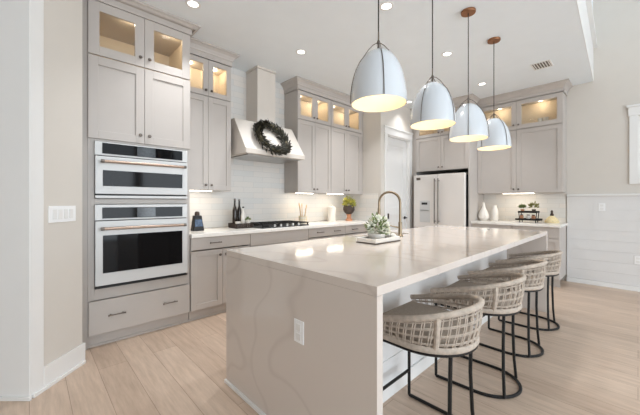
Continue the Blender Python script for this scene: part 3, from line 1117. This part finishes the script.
def stool():
    t = thing('bar_stool', 'x', 'stool', (0, 0, 0), 'woven bar stools along the island')
    FR = .235

    def curve(rad, n=48, ext=FR):
        """open D: straight arms and a round back; returns xy points from left arm tip to right arm tip"""
        L1, L2 = ext, PI * rad
        tot = 2 * L1 + L2
        out = []
        for k in range(n + 1):
            s_ = tot * k / n
            if s_ < L1:
                out.append((-rad, ext - s_))
            elif s_ < L1 + L2:
                a = PI + (s_ - L1) / rad
                out.append((rad * math.cos(a), rad * math.sin(a)))
            else:
                out.append((rad, s_ - L1 - L2))
        return out

    RL, RU = .234, .256
    N_ = 96
    low = curve(RL, N_)
    upp = curve(RU, N_, FR + .01)

    def zr(y):
        return .685 - .25 * y

    ZL = .556

    def surf(i, v):
        a, b = low[i], upp[i]
        zz = zr(b[1])
        bow = .010 * math.sin(PI * min(1, v)) 
        x = a[0] + (b[0] - a[0]) * v
        y = a[1] + (b[1] - a[1]) * v
        ln_ = math.hypot(x, min(y, 0)) or 1
        x += bow * x / ln_
        y += bow * min(y, 0) / ln_
        return (x, y, ZL + (zz - ZL) * v)

    wv = MB()
    for i in range(1, N_ - 1, 3):        # paired, slightly slanted uprights
        for off in (-.42, .42):
            p = []
            for k in range(6):
                v = k / 5
                j = max(0, min(N_ - .001, i + off + 1.5 * (v - .5)))
                j0 = int(math.floor(j))
                a, b = Vector(surf(j0, v)), Vector(surf(j0 + 1, v))
                p.append(a.lerp(b, j - j0))
            wv.tube(p, .0032, 4)
    for v in (.16, .20, .40, .44, .64, .68, .86):   # doubled horizontal cords
        wv.tube([surf(i, v) for i in range(N_ + 1)], .0030, 4)
    wv.build('woven_back', M_rope, t)
    rl = MB()
    rl.tube([(upp[i][0], upp[i][1], zr(upp[i][1])) for i in range(N_ + 1)], .0155, 10, flat=.9, up=(0, 0, 1))
    rl.build('top_rail', M_rope, t, smooth=True)
    rb = MB()
    rb.tube([(low[i][0] * 1.01, low[i][1] * 1.01, ZL) for i in range(N_ + 1)], .016, 8, flat=.7, up=(0, 0, 1))
    rb.build('lower_band', M_rope, t, smooth=True)
    for i in (30, N_ - 30):
        MB().tube([Vector(surf(i, v)) for v in (0, .25, .5, .75, 1)], .013, 8).build('wrapped_post', M_rope, t, smooth=True)
    # cushion
    cu = MB()
    cr = curve(.222, 40, FR - .005)
    prof = [(.94, .555), (.985, .565), (1.0, .582), (.985, .603), (.93, .617), (.75, .627), (.4, .632)]
    rings = []
    for s_, z_ in prof:
        rings.append([cu.v((x * s_, (y - .0) * s_ + (1 - s_) * .02, z_)) for x, y in cr])
    for a, b in zip(rings, rings[1:]):
        for k in range(len(a)):
            j = (k + 1) % len(a)
            cu.bm.faces.new((a[k], a[j], b[j], b[k]))
    cu.bm.faces.new(rings[0][::-1])
    cu.bm.faces.new(rings[-1])
    cu.build('seat_cushion', M_cush, t, smooth=True)
    # steel frame
    fm = MB()
    sr = curve(.232, 40, FR - .005)
    fm.tube([(x, y, .536) for x, y in sr], .011, 8, closed=True, up=(0, 0, 1))
    fm.build('seat_frame', M_black, t, smooth=True)
    fy_, bx = .232, .205
    for s_ in (-1, 1):
        MB().tube([(s_ * bx, fy_, .536), (s_ * bx, fy_, .012)], .0095, 8).build('leg', M_black, t, smooth=True)
        MB().tube([(s_ * .125, -.175, .536), (s_ * .127, -.172, .35), (s_ * .14, -.176, .15), (s_ * .155, -.185, .012)], .0095, 8).build(
            'leg', M_black, t, smooth=True)
    bs = [(-bx, fy_, .0105), (-bx, .1, .0105), (-bx, -.03, .0105)]
    bs += [(bx * math.cos(PI + PI * k / 20), -.03 + 1.02 * bx * math.sin(PI + PI * k / 20), .0105) for k in range(1, 20)]
    bs += [(bx, -.03, .0105), (bx, .1, .0105), (bx, fy_, .0105)]
    MB().tube(bs, .010, 8, up=(0, 0, 1)).build('base_ring', M_black, t, smooth=True)
    MB().tube([(-bx, fy_, .17), (bx, fy_, .17)], .0095, 8).build('footrest', M_black, t, smooth=True)
    return t


SL = ('woven taupe bar stool nearest the viewer, by the near island end', 'second woven taupe bar stool from the viewer along the island',
      'third woven taupe bar stool from the viewer along the island', 'farthest woven taupe bar stool, by the far island end')
ps = stool()
for i, px in enumerate((1.560, 2.312, 3.040, 3.768)):
    o = ps if i == 0 else copy_tree(ps)
    o.location = (px, (.785, .772, .780, .780)[i], 0)
    o.rotation_euler.z = math.radians((0, 2, -1, 1)[i])
    o['label'] = SL[i]

# ------------------------------------------------------------------ ceiling fittings
DL = {(1.083, 2.815): 'round recessed downlight in front of the oven tower', (2.374, 2.815): 'round recessed downlight in front of the range hood',
      (2.391, 1.61): 'round recessed downlight between the first two pendant rods', (3.70, 1.617): 'round recessed downlight left of the third pendant rod',
      (5.03, 1.655): 'round recessed downlight left of the farthest pendant rod', (4.98, 2.870): 'round recessed downlight before the pantry door',
      (3.70, 2.815): 'round recessed downlight between hood-side cabinets and first pendant'}
for (x, y), lab in DL.items():
    t = thing('recessed_light', lab, 'light', (x, y, CZ), 'recessed ceiling downlights')
    MB().lathe([(.043, -.001), (.066, -.001), (.066, -.005), (.046, -.008), (.043, -.001)], (x, y, CZ), 28, cap0=False, cap1=False).build(
        'trim_ring', M_trim, t, smooth=True)
    MB().lathe([(.042, -.006), (.042, -.001)], (x, y, CZ), 28).build('lens', M_can, t)
    dl_ = lamp('downlight_lamp', 'AREA', (0, 0, -.02), 2.5 if (x, y) == (4.98, 2.870) else (8.5 if 2 < x < 4 and y > 2 else 6.5), (.96, .98, 1.0), (0, 0, 0), .11, parent=t)
    dl_.data.spread = math.radians(98)
vt = thing('ceiling_vent', 'white slotted air vent in the ceiling before the glass cabinets', 'vent', (4.91, .878, CZ))
MB().box(4.80, 5.02, .79, .97, CZ - .004, CZ - .0005).build('backing', M_pewter, vt)
fm = MB()
fm.box(4.785, 5.035, .775, .79, CZ - .010, CZ - .0005).box(4.785, 5.035, .97, .985, CZ - .010, CZ - .0005)
fm.box(4.785, 4.80, .79, .97, CZ - .010, CZ - .0005).box(5.02, 5.035, .79, .97, CZ - .010, CZ - .0005)
fm.build('frame', M_trim, vt)
for k in range(6):
    yy = .803 + k * .03
    MB().box(4.80, 5.02, yy - .005, yy + .005, CZ - .008, CZ - .004).build('slat', M_trim, vt)

# ------------------------------------------------------------------ switches and outlets
sw = thing('light_switch', 'white four-gang switch plate on the angled wall beside the oven tower', 'switch', P0 + u45 * .245 + Vector((0, 0, 1.105)))
diag(.132, .358, .0, .006, 1.105, 1.220, MB()).build('switch_plate', M_plate, sw, bevel=.002)
for k in range(4):
    tc_ = .132 + .113 + (k - 1.5) * .046
    diag(tc_ - .0165, tc_ + .0165, .006, .010, 1.129, 1.196, MB()).build('rocker', M_trim, sw, bevel=.002)


def outlet(T_, u, v, label):
    t = thing('electrical_outlet', label, 'outlet', T_(u, v - .057, 0))
    MB(T_).box(u - .036, u + .036, v - .057, v + .057, 0.0005, .006).build('cover_plate', M_plate, t, bevel=.002)
    for dz in (-.024, .024):
        MB(T_).box(u - .018, u + .018, v + dz - .016, v + dz + .016, .006, .0085).build('receptacle', M_trim, t, bevel=.001)


outlet(FB(6.132), -.37, 1.17, 'white outlet high on the shiplap wall, nearest the cabinets')
outlet(FB(6.132), -.0, .435, 'white outlet low on the shiplap wall at the right edge')

# ------------------------------------------------------------------ cooktop
ck = thing('cooktop', 'black five-burner gas cooktop set in the counter under the hood', 'cooktop', (2.42, 3.46, .9155))
MB().box(2.095, 2.87, 3.225, 3.70, .9155, .928).build('body', M_dark, ck, bevel=.003)
for gx0, gx1 in ((2.102, 2.345), (2.357, 2.605), (2.617, 2.862)):
    g = MB()
    for yy in (3.235, 3.46, 3.685):
        g.box(gx0, gx1, yy - .006, yy + .006, .952, .966)
    for xx in (gx0 + .006, (gx0 + gx1) / 2, gx1 - .006):
        g.box(xx - .006, xx + .006, 3.235, 3.685, .952, .966)
    for xx in (gx0 + .008, gx1 - .008):
        for yy in (3.24, 3.68):
            g.box(xx - .007, xx + .007, yy - .007, yy + .007, .928, .953)
    g.build('grate', M_iron, ck)
for bx_, by_, br_ in ((2.223, 3.34, .04), (2.223, 3.58, .034), (2.481, 3.46, .055), (2.739, 3.34, .034), (2.739, 3.58, .04)):
    MB().lathe([(br_, 0), (br_, .012), (br_ * .8, .014), (br_ * .8, .020), (br_ * .3, .021)], (bx_, by_, .928), 18).build('burner', M_iron, ck, smooth=True)
for k in range(5):
    MB().lathe([(.021, 0), (.019, .028), (.012, .031)], (2.28 + k * .10, 3.192 + .04, .9285), 16).build('knob', M_steel, ck, smooth=True)

# ------------------------------------------------------------------ things on the oven-wall counter
ZC = .9155


def leafball(name, m, parent, c, rx, rz, n, ln, wd, up=.5, inner=.2):
    mb_ = MB()
    for _ in range(n):
        a, b = random.uniform(0, 2 * PI), math.acos(random.uniform(-.55, 1))
        dd = Vector((math.sin(b) * math.cos(a), math.sin(b) * math.sin(a), math.cos(b)))
        p = Vector(c) + Vector((dd.x * rx, dd.y * rx, dd.z * rz)) * random.uniform(inner, .8)
        mb_.leaf(p, dd + Vector((random.uniform(-.4, .4), random.uniform(-.4, .4), up)), random.uniform(.7, 1.2) * ln, wd * random.uniform(.7, 1.2),
                 up=Vector((random.uniform(-1, 1), random.uniform(-1, 1), .8)))
    return mb_.build(name, m, parent)


# tapered black gadget beside the tower
gx, gy = 1.405, 3.52
gd = thing('tabletop_display', 'tapered black tabletop device with brown cap and blue screen beside the oven tower', 'device', (gx, gy, ZC))
ga = MB()
b0 = [(-.062, -.05), (.062, -.05), (.062, .05), (-.062, .05)]
r0 = [ga.v((gx + x, gy + y, ZC)) for x, y in b0]
r1 = [ga.v((gx + x * .68, gy + y * .6 + .01, ZC + .175)) for x, y in b0]
ga.bm.faces.new(r0[::-1])
ga.bm.faces.new(r1)
for k in range(4):
    ga.bm.faces.new((r0[k], r0[(k + 1) % 4], r1[(k + 1) % 4], r1[k]))
ga.build('body', M_dark, gd, bevel=.006)
sc = MB()
vs = [sc.v((gx + x, gy + y, ZC + z_)) for x, y, z_ in ((-.045, -.0465, .05), (.045, -.0465, .05), (.038, -.0335, .13), (-.038, -.0335, .13),
                                                       (-.045, -.040, .05), (.045, -.040, .05), (.038, -.027, .13), (-.038, -.027, .13))]
for f in ((0, 1, 2, 3), (4, 7, 6, 5), (0, 4, 5, 1), (1, 5, 6, 2), (2, 6, 7, 3), (3, 7, 4, 0)):
    sc.bm.faces.new([vs[i] for i in f])
sc.build('screen', M_screen, gd)
MB().lathe([(.026, .175), (.028, .19), (.024, .215), (.012, .222)], (gx, gy + .01, ZC), 14).build('cap', M_urn, gd, smooth=True)

# rattan tray with bottles, cup and succulent
tx0, tx1, ty0, ty1 = 1.86, 2.082, 3.44, 3.65
tr = thing('rattan_tray', 'dark woven tray holding bottles left of the cooktop', 'tray', (1.97, 3.545, ZC))
MB().box(tx0, tx1, ty0, ty1, ZC, ZC + .008).build('base', M_rattan, tr)
q = MB()
for k in range(4):
    zz = ZC + .012 + k * .014
    q.tube([(tx0, ty0, zz), (tx1, ty0, zz), (tx1, ty1, zz), (tx0, ty1, zz)], .0068, 6, closed=True, up=(0, 0, 1))
for k in range(9):
    xx = tx0 + (tx1 - tx0) * k / 8
    q.tube([(xx, ty0 - .004, ZC + .006), (xx, ty0 - .004, ZC + .06)], .004, 5)
for k in range(9):
    yy = ty0 + (ty1 - ty0) * k / 8
    q.tube([(tx0 - .004, yy, ZC + .006), (tx0 - .004, yy, ZC + .06)], .004, 5)
q.build('woven_rim', M_rattan, tr)


def bottle(x, y, h, r, m, label, neckr=.012, name='glass_bottle', cap=None):
    t = thing(name, label, 'bottle', (x, y, ZC + .0085))
    MB().lathe([(r * .95, 0), (r, .006), (r, h * .58), (r * .8, h * .66), (neckr, h * .76), (neckr, h * .95)], (x, y, ZC + .0085), 16).build('body', m, t, smooth=True)
    MB().lathe([(neckr + .002, h * .94), (neckr + .002, h), (neckr * .5, h + .003)], (x, y, ZC + .0085), 12).build('cap', cap or M_pewter, t, smooth=True)


bottle(1.918, 3.60, .365, .030, M_bottle, 'tall dark glass bottle at the left back of the woven tray')
bottle(1.988, 3.61, .355, .029, M_bottle, 'tall dark glass bottle right of its twin in the woven tray')
bottle(2.008, 3.545, .26, .030, M_cer, 'white bottle with black stopper in the woven tray', .010, 'oil_bottle', M_dark)
tag(MB().lathe([(.026, 0), (.034, .004), (.036, .075), (.033, .075), (.031, .010), (.001, .008)], (1.905, 3.49, ZC + .0085), 18, cap1=True).build('cup', M_cer, smooth=True),
    'small white cup in the front left of the woven tray', 'cup')
sp = thing('potted_succulent', 'small green succulent in a white pot at the cooktop end of the woven tray', 'plant', (2.048, 3.485, ZC + .0085))
MB().lathe([(.022, 0), (.027, .09), (.023, .09), (.021, .07), (.001, .068)], (2.048, 3.485, ZC + .0085), 16).build('pot', M_cer, sp, smooth=True)
leafball('leaves', M_leafg, sp, (2.048, 3.485, ZC + .105), .026, .02, 34, .032, .016)

# utensil crock
ux, uy = 3.02, 3.54
uc = thing('utensil_crock', 'pale wire-wrapped crock of wooden utensils right of the cooktop', 'crock', (ux, uy, ZC))
MB().lathe([(.055, 0), (.055, .004), (.060, .115), (.056, .115), (.051, .008), (.001, .007)], (ux, uy, ZC), 20).build('jar', M_cer, uc, smooth=True)
q = MB()
for k in range(14):
    a = 2 * PI * k / 14
    q.tube([(ux + .058 * math.cos(a), uy + .058 * math.sin(a), ZC + .004), (ux + .062 * math.cos(a), uy + .062 * math.sin(a), ZC + .115)], .003, 5)
for hz in (.02, .065, .113):
    q.tube([(ux + (.059 + .003 * hz / .115) * math.cos(2 * PI * k / 24), uy + (.059 + .003 * hz / .115) * math.sin(2 * PI * k / 24), ZC + hz) for k in range(24)], .003, 5, closed=True)
q.build('wire_basket', M_wicker, uc)
UL = ('wooden spoon leaning left in the crock', 'wooden spatula standing upright in the crock', 'wooden spoon leaning right in the crock',
      'flat wooden turner at the back of the crock', 'short wooden spoon at the front of the crock')
for k, (dx, dy, hh_) in enumerate(((-.060, -.01, .27), (-.035, .035, .32), (.064, -.005, .29), (.030, .055, .31), (.01, -.055, .25))):
    b_ = Vector((ux + dx * .38, uy + dy * .38, ZC + .012))
    e_ = Vector((ux + dx * 1.15, uy + dy * 1.15, ZC + hh_))
    t = thing('wooden_utensil', UL[k], 'utensil', b_, 'wooden utensils in the crock')
    MB().tube([b_, b_.lerp(e_, .75)], .006, 6).build('utensil_handle', M_tan, t, smooth=True)
    MB().tube([b_.lerp(e_, .72), b_.lerp(e_, .80), b_.lerp(e_, .92), e_], [.007, .020, .024, .010], 8, flat=.4).build('utensil_head', M_tan, t, smooth=True)

# white canister
cx_, cy_ = 3.76, 3.64
cn = thing('canister', 'white lidded ceramic canister between crock and urn on the back counter', 'canister', (cx_, cy_, ZC))
MB().lathe([(.064, 0), (.07, .01), (.07, .21), (.062, .222)], (cx_, cy_, ZC), 24).build('jar', M_cer, cn, smooth=True)
MB().lathe([(.065, .223), (.065, .236), (.04, .25), (.016, .255), (.016, .27), (.008, .277)], (cx_, cy_, ZC), 24).build('lid', M_cer, cn, smooth=True)

# urn planter
vx, vy = 4.07, 3.52
un = thing('urn_planter', 'dark round urn on a copper foot holding yellow green foliage', 'planter', (vx, vy, ZC))
MB().lathe([(.06, 0), (.062, .02), (.045, .035), (.034, .07), (.040, .10), (.055, .115)], (vx, vy, ZC), 20).build('pedestal', M_terra, un, smooth=True)
MB().lathe([(.045, .116), (.08, .145), (.102, .19), (.100, .235), (.085, .27), (.075, .265), (.088, .235), (.001, .20)], (vx, vy, ZC), 24).build('bowl', M_urn, un, smooth=True)
leafball('foliage', M_leafy, un, (vx, vy, ZC + .30), .115, .13, 230, .065, .03)

# ------------------------------------------------------------------ things on the counter right of the fridge
vz = thing('vase', 'white faceted teardrop vase beside the refrigerator', 'vase', (5.85, 1.90, ZC))
mbv = MB().lathe([(.045, 0), (.085, .045), (.088, .09), (.060, .16), (.030, .23), (.020, .29), (.024, .32), (.018, .32), (.016, .29)], (5.85, 1.90, ZC), 10)
mbv.build('body', M_cer, vz)
tag(MB().lathe([(.045, 0), (.052, .01), (.055, .16), (.045, .21), (.030, .235), (.034, .275), (.028, .275), (.026, .235)], (5.93, 1.745, ZC), 20).build(
    'pitcher', M_cer, smooth=True), 'slim white ceramic bottle vase right of the faceted vase', 'vase')

ts = thing('tiered_tray', 'two-tier black tray stand on the counter right of the refrigerator', 'tray', (5.83, 1.22, ZC))
for k, (zz, hw) in enumerate(((.035, .165), (.155, .128))):
    q = MB().box(5.83 - .10, 5.83 + .10, 1.22 - hw, 1.22 + hw, ZC + zz, ZC + zz + .012)
    q.box(5.73, 5.736, 1.22 - hw, 1.22 + hw, ZC + zz + .012, ZC + zz + .03).box(5.924, 5.93, 1.22 - hw, 1.22 + hw, ZC + zz + .012, ZC + zz + .03)
    q.build('tray_shelf', M_black, ts)
for sx_ in (-1, 1):
    for sy_ in (-1, 1):
        MB().tube([(5.83 + sx_ * .075, 1.22 + sy_ * .105, ZC), (5.83 + sx_ * .075, 1.22 + sy_ * .12, ZC + .158)], .007, 6).build('leg', M_black, ts)
JX = (('brown beaded jar on the lower tier at left', 1.31, M_terra), ('pale jar in the middle of the lower tier', 1.22, M_cer), ('brown jar on the lower tier at right', 1.15, M_terra))
for lab, yy, m_ in JX:
    t = thing('spice_jar', lab, 'jar', (5.80, yy, ZC + .0475))
    MB().lathe([(.024, 0), (.027, .01), (.027, .055), (.02, .065)], (5.80, yy, ZC + .0475), 14).build('jar', m_, t, smooth=True)
    MB().lathe([(.021, .0655), (.021, .08)], (5.80, yy, ZC + .0475), 14).build('lid', M_rattan, t, smooth=True)
for lab, yy, m_, pm, s_ in (('small leafy plant in a brown pot on the upper tier', 1.305, M_leafg, M_terra, .55),
                            ('bushy green plant in a dark pot on the upper tier, right side', 1.15, M_leafo, M_urn, 1.15)):
    t = thing('potted_plant', lab, 'plant', (5.83, yy, ZC + .1675))
    MB().lathe([(.022, 0), (.030, .045), (.025, .045), (.001, .038)], (5.83, yy, ZC + .1675), 14).build('pot', pm, t, smooth=True)
    leafball('foliage', m_, t, (5.83, yy, ZC + .225 + .03 * s_), .065 * s_, .055 * s_, 80, .045, .022)

wb_ = thing('woven_basket', 'pale woven dome basket at the shiplap end of the counter', 'basket', (6.0, .945, ZC))
MB().lathe([(.095, 0), (.098, .02), (.075, .06), (.045, .095), (.025, .11)], (6.0, .945, ZC), 22).build('dome', M_wicker, wb_, smooth=True)
MB().lathe([(.022, .1105), (.026, .13), (.014, .155), (.018, .18), (.006, .20)], (6.0, .945, ZC), 14).build('finial', M_urn, wb_, smooth=True)

# ------------------------------------------------------------------ bowls and glasses behind the lit glass doors
def bowl(x, y, z_, r, h, m, label, name='bowl'):
    tag(MB().lathe([(r * .5, 0), (r * .85, h * .4), (r, h), (r * .95, h), (r * .75, h * .4), (.001, h * .15)], (x, y, z_), 20).build(name, m, smooth=True), label, 'bowl')


bowl(1.40, 3.62, 2.4985, .075, .075, M_urn, 'dark bowl inside the lit cabinet beside the oven tower')
bowl(3.02, 3.63, 2.4985, .08, .07, M_urn, 'dark bowl inside the lit cabinet just right of the hood')
bowl(6.0, 1.24, 2.4640, .07, .06, M_cer, 'white bowl in the lit cabinet right of the refrigerator, left side')
for k, yy in enumerate((1.10, 1.02)):
    tag(MB().lathe([(.028, 0), (.006, .008), (.006, .055), (.034, .085), (.036, .14), (.033, .14), (.030, .09), (.001, .07)], (6.0, yy, 2.464), 16).build('goblet', M_cer, smooth=True),
        ('pale goblet beside the white bowl in the lit cabinet', 'pale goblet farthest right in the lit cabinet')[k], 'glass')
bowl(5.75, 2.30, 2.4790, .09, .08, M_terra, 'brown bowl in the lit cabinet above the refrigerator')

# ------------------------------------------------------------------ tray of flowers on the island
ZI = .9155
it = thing('serving_tray', 'low whitish rectangular tray on the island holding flowers', 'tray', (2.115, 1.50, ZI))
IXa, IXb, IYa, IYb = 1.94, 2.29, 1.405, 1.595
q = MB()
q.box(IXa - .003, IXb + .003, IYa - .003, IYb + .003, ZI, ZI + .0075)
q.build('base', M_pewter, it)
q = MB()
for (a, b, c_, d_) in ((IXa, IXb, IYa, IYa + .014), (IXa, IXb, IYb - .014, IYb), (IXa, IXa + .014, IYa + .014, IYb - .014), (IXb - .014, IXb, IYa + .014, IYb - .014)):
    q.box(a, b, c_, d_, ZI + .008, ZI + .042)
q.build('rim', M_cer, it, bevel=.004)
fl = thing('flower_arrangement', 'white and green leafy arrangement in a low pot on the island tray', 'plant', (2.09, 1.505, ZI + .0105))
MB().lathe([(.05, 0), (.070, .03), (.075, .06), (.068, .06), (.062, .035), (.001, .03)], (2.09, 1.505, ZI + .0105), 22).build('pot', M_cer, fl, smooth=True)
leafball('leaves', M_leafg, fl, (2.09, 1.505, ZI + .115), .08, .12, 95, .06, .022, up=.5)
leafball('petals', M_leafw, fl, (2.105, 1.50, ZI + .125), .10, .115, 105, .038, .028, inner=.5, up=.3)
leafball('blossom', M_leafw, fl, (2.165, 1.485, ZI + .085), .05, .045, 80, .036, .030, inner=.3, up=.2)
for k, (dx, dy) in enumerate(((.155, -.058), (.165, .010), (.13, .055))):
    t = thing('ceramic_bead', ('white ceramic ball at the right of the island tray', 'white ceramic ball at the front of the island tray',
                               'white ceramic ball behind the others on the island tray')[k], 'ornament', (2.09 + dx, 1.505 + dy, ZI + .0105))
    MB().ball((2.09 + dx, 1.505 + dy, ZI + .0105 + .028), .028, 14, 10).build('ball', M_cer, t, smooth=True)
